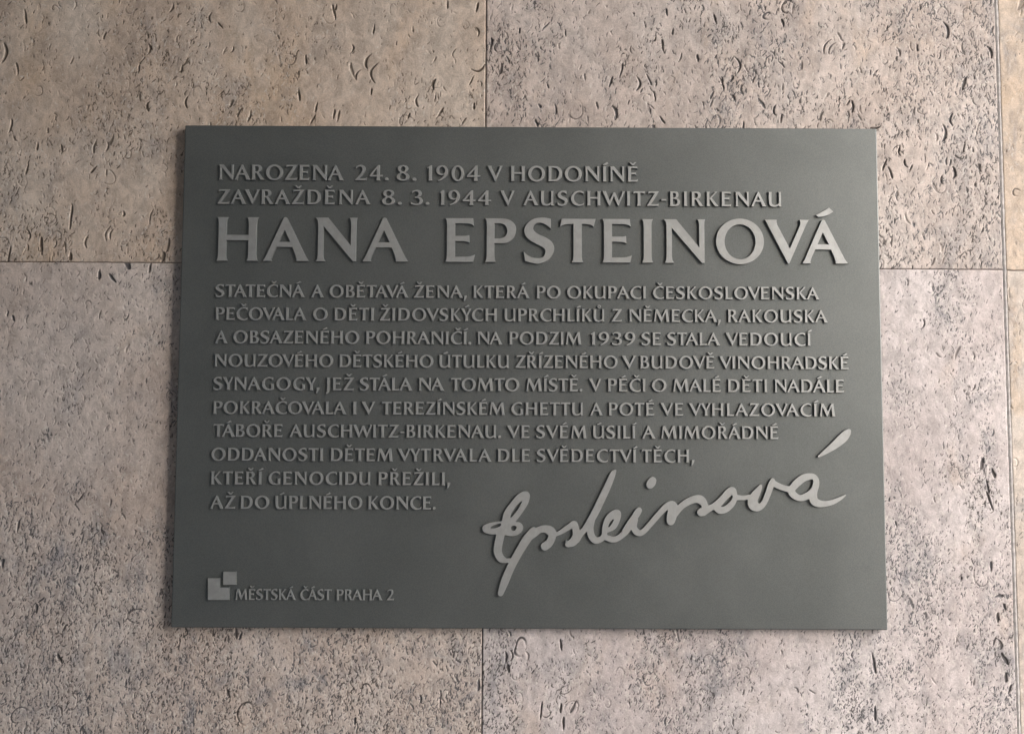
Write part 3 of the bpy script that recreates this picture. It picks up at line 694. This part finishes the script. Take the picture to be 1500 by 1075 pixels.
class Raised:
    """collects raised shapes on the plate's face (units mm, x right, z up from the plaque's centre)"""
    def __init__(self):
        self.v, self.f, self.top = [], [], []
    def add(self, contours, h, draft=0.15, rnd=0.12):
        for g in groups(contours):
            rings = []
            for d, y in ((draft, -0.4), (rnd * 0.35, h - rnd * 1.6), (-rnd * 0.15, h - rnd * 0.6), (-rnd, h)):
                lv = []
                for c in g:
                    s = len(self.v)
                    oc = offset(c, d)
                    self.v += [(p.x / 1000, -(PT + y) / 1000, p.y / 1000) for p in oc]
                    lv.append((s, oc))
                rings.append(lv)
            for a, b in zip(rings[:-1], rings[1:]):
                for (s0, c0), (s1, c1) in zip(a, b):
                    n = len(c0)
                    self.f += [(s0 + i, s0 + (i + 1) % n, s1 + (i + 1) % n, s1 + i) for i in range(n)]
            top = rings[-1]
            tri = tessellate_polygon([[(p.x, p.y, 0) for p in c] for s, c in top])
            mp = [s + i for s, c in top for i in range(len(c))]
            allp = [p for s, c in top for p in c]
            for t in tri:
                a, b, c = (allp[i] for i in t)
                cr = (b.x - a.x) * (c.y - a.y) - (b.y - a.y) * (c.x - a.x)
                if abs(cr) < 1e-9:
                    continue
                self.top.append(len(self.f))
                self.f.append(tuple(mp[i] for i in (t if cr > 0 else t[::-1])))
    def mesh(self, name):
        me = mesh_from(name, self.v, self.f)
        me.materials.append(M_LETTER)
        me.materials.append(M_PLATE)
        mi = np.ones(len(me.polygons), np.int32)
        mi[self.top] = 0
        me.polygons.foreach_set('material_index', mi)
        return me

def glyph_extent(ch):
    xs = [p.x for c in OUT[base_of(ch)] for p in c]
    return min(xs), max(xs)

OUT = {ch: [outline(c) for c in cs] for ch, cs in G.items()}

def layout(word, x0, x1, cap):
    """letters of a word set between x0 and x1: yields (character, x of its origin, horizontal scale)"""
    k = cap / 100.0
    ext = [glyph_extent(c) for c in word]
    gaps = []
    for a, b in zip(word[:-1], word[1:]):
        A, B = base_of(a), base_of(b)
        gaps.append(SB.get(A, (8, 8))[1] + SB.get(B, (8, 8))[0] + KERN.get(A + B, 0))
    wsum = sum(e[1] - e[0] for e in ext)
    need = (x1 - x0) / k
    if not gaps:
        sx, tr = need / wsum, 0.0
        sx = min(1.15, max(0.8, sx))
    else:
        tr0 = (need - wsum - sum(gaps)) / len(gaps)
        tr = max(-9.0, min(6.0, tr0))
        sx = (need - sum(gaps) - tr * len(gaps)) / wsum
    x = x0
    for i, c in enumerate(word):
        yield c, x - ext[i][0] * k * sx, k * sx
        x += (ext[i][1] - ext[i][0]) * k * sx
        if i < len(gaps):
            x += (gaps[i] + tr) * k

# ---------------------------------------------------------------- the plaque
plaque = empty('memorial_plaque', (0, 0, ZC), label='dark grey metal memorial plaque with raised pale Czech lettering fixed to the stone wall', category='plaque')
link('plate', box_mesh('plate', (-PW / 2000, -PT / 1000, -PH / 2000), (PW / 2000, 0.0015, PH / 2000), 0.0014), M_PLATE, plaque)

def put(R, ch, x, v, kx, k, h):
    R.add([[Vector((x + p.x * kx, v + p.y * k)) for p in c] for c in OUT[ch]], h)

for kind, v, cap, words in LINES:
    k = cap / 100.0
    if kind == 'n':
        for w, x0, x1 in words:
            for ch, x, kx in layout(w, x0, x1, cap):
                R = Raised()
                put(R, ch, x, v, kx, k, 2.2)
                link('raised_letter', R.mesh('raised_letter'), None, plaque)
    else:
        R = Raised()
        for w, x0, x1 in words:
            for ch, x, kx in layout(w, x0, x1, cap):
                put(R, ch, x, v, kx, k, 1.8 if kind == 't' else 1.5)
        link('text_line' if kind == 't' else 'emblem_caption', R.mesh('text_line'), None, plaque)

def catmull(pts, step=0.5):
    P = [np.array(p, float) for p in pts]
    P = [2 * P[0] - P[1]] + P + [2 * P[-1] - P[-2]]
    out = []
    for i in range(1, len(P) - 2):
        n = max(2, int(np.linalg.norm(P[i + 1][:2] - P[i][:2]) / step))
        for t in np.linspace(0, 1, n, endpoint=False):
            out.append(0.5 * (2 * P[i] + (P[i + 1] - P[i - 1]) * t + (2 * P[i - 1] - 5 * P[i] + 4 * P[i + 1] - P[i + 2]) * t * t + (3 * P[i] - P[i - 1] - 3 * P[i + 1] + P[i + 2]) * t ** 3))
    out.append(P[-2])
    return out

def pen_contours(strokes, res=0.4):
    """outline of strokes drawn with a round pen of changing width: contour of their distance field"""
    pts = [q for s in strokes for q in catmull(s)]
    A = np.array(pts)
    x0, y0 = A[:, 0].min() - 12, A[:, 1].min() - 12
    nx = int((A[:, 0].max() + 12 - x0) / res) + 1
    ny = int((A[:, 1].max() + 12 - y0) / res) + 1
    F = np.full((ny, nx), 9.0)
    gx = x0 + np.arange(nx) * res
    gy = y0 + np.arange(ny) * res
    for x, y, r in pts:
        r = max(r, 0.3)
        m = r + 3
        i0, i1 = int((x - m - x0) / res), int((x + m - x0) / res) + 2
        j0, j1 = int((y - m - y0) / res), int((y + m - y0) / res) + 2
        d = np.sqrt((gx[None, i0:i1] - x) ** 2 + (gy[j0:j1, None] - y) ** 2) - r
        F[j0:j1, i0:i1] = np.minimum(F[j0:j1, i0:i1], d)
    F = np.clip(F, -3, 3)
    for _ in range(2):
        F[1:-1, 1:-1] = (F[1:-1, 1:-1] * 4 + F[:-2, 1:-1] + F[2:, 1:-1] + F[1:-1, :-2] + F[1:-1, 2:]) / 8
    neg = F < 0
    cell = neg[:-1, :-1].astype(int) + neg[:-1, 1:] * 2 + neg[1:, 1:] * 4 + neg[1:, :-1] * 8
    TAB = {1: [(3, 0)], 2: [(0, 1)], 3: [(3, 1)], 4: [(1, 2)], 5: [(3, 0), (1, 2)], 6: [(0, 2)], 7: [(3, 2)], 8: [(2, 3)], 9: [(2, 0)], 10: [(0, 1), (2, 3)], 11: [(2, 1)], 12: [(1, 3)], 13: [(1, 0)], 14: [(0, 3)]}
    nxt, pos = {}, {}
    def edge(j, i, e):
        (ja, ia), (jb, ib) = (((j, i), (j, i + 1)), ((j, i + 1), (j + 1, i + 1)), ((j + 1, i), (j + 1, i + 1)), ((j, i), (j + 1, i)))[e]
        key = (ja, ia, jb, ib)
        if key not in pos:
            t = F[ja, ia] / (F[ja, ia] - F[jb, ib])
            pos[key] = Vector((x0 + (ia + (ib - ia) * t) * res, y0 + (ja + (jb - ja) * t) * res))
        return key
    for j, i in zip(*np.nonzero((cell > 0) & (cell < 15))):
        for a, b in TAB[int(cell[j, i])]:
            nxt[edge(j, i, a)] = edge(j, i, b)
    res_c = []
    while nxt:
        k0 = next(iter(nxt))
        k, c = k0, []
        while k in nxt:
            c.append(pos[k])
            k = nxt.pop(k)
        if len(c) < 8:
            continue
        for _ in range(2):
            n = len(c)
            c = [(c[i - 1] + c[i] * 2 + c[(i + 1) % n]) / 4 for i in range(n)]
        # thin out to about 0.8 mm
        t = [c[0]]
        for p in c[1:]:
            if (p - t[-1]).length > 0.7:
                t.append(p)
        if abs(area2(t)) > 3:
            res_c.append(t)
    return res_c

R = Raised()
R.add(pen_contours(SIGNATURE), 2.2)
sig = link('signature', R.mesh('signature'), None, plaque)
for nm, st in (('signature_dot', DOT), ('signature_accent', ACUTE)):
    R = Raised()
    R.add(pen_contours(st), 2.2)
    link(nm, R.mesh(nm), None, sig)
for nm, e in (('emblem_corner', EMBLEM[0]), ('emblem_square', EMBLEM[1])):
    R = Raised()
    R.add([[Vector(p) for p in e]], 2.0)
    link(nm, R.mesh(nm), None, plaque)

# ---------------------------------------------------------------- ground and unseen blocks added to shade the wall's left side
pv = mesh_from('pavement', [(-40, -40, 0), (40, -40, 0), (40, 0.26, 0), (-40, 0.26, 0)], [(0, 1, 2, 3)])
link('pavement', pv, M_PAVE, None, kind='structure')
link('added_shade_block', box_mesh('added_shade_block', (-9.0, -2.2, 0), (1.85, -1.65, 3.6), 0.01), M_SHADE, None, label='unseen plain block added opposite the plaque to shade the left of the wall', category='light blocker')  # added out of view: hides part of sun and sky from the wall's left
link('added_shade_slab', box_mesh('added_shade_slab', (-9.0, -1.649, 3.4), (1.85, -0.002, 3.7), 0.01), M_SHADE, None, label='unseen plain slab added above the plaque to keep sky light off the wall', category='ceiling')  # added overhead, out of view, to cut the sky light on the left
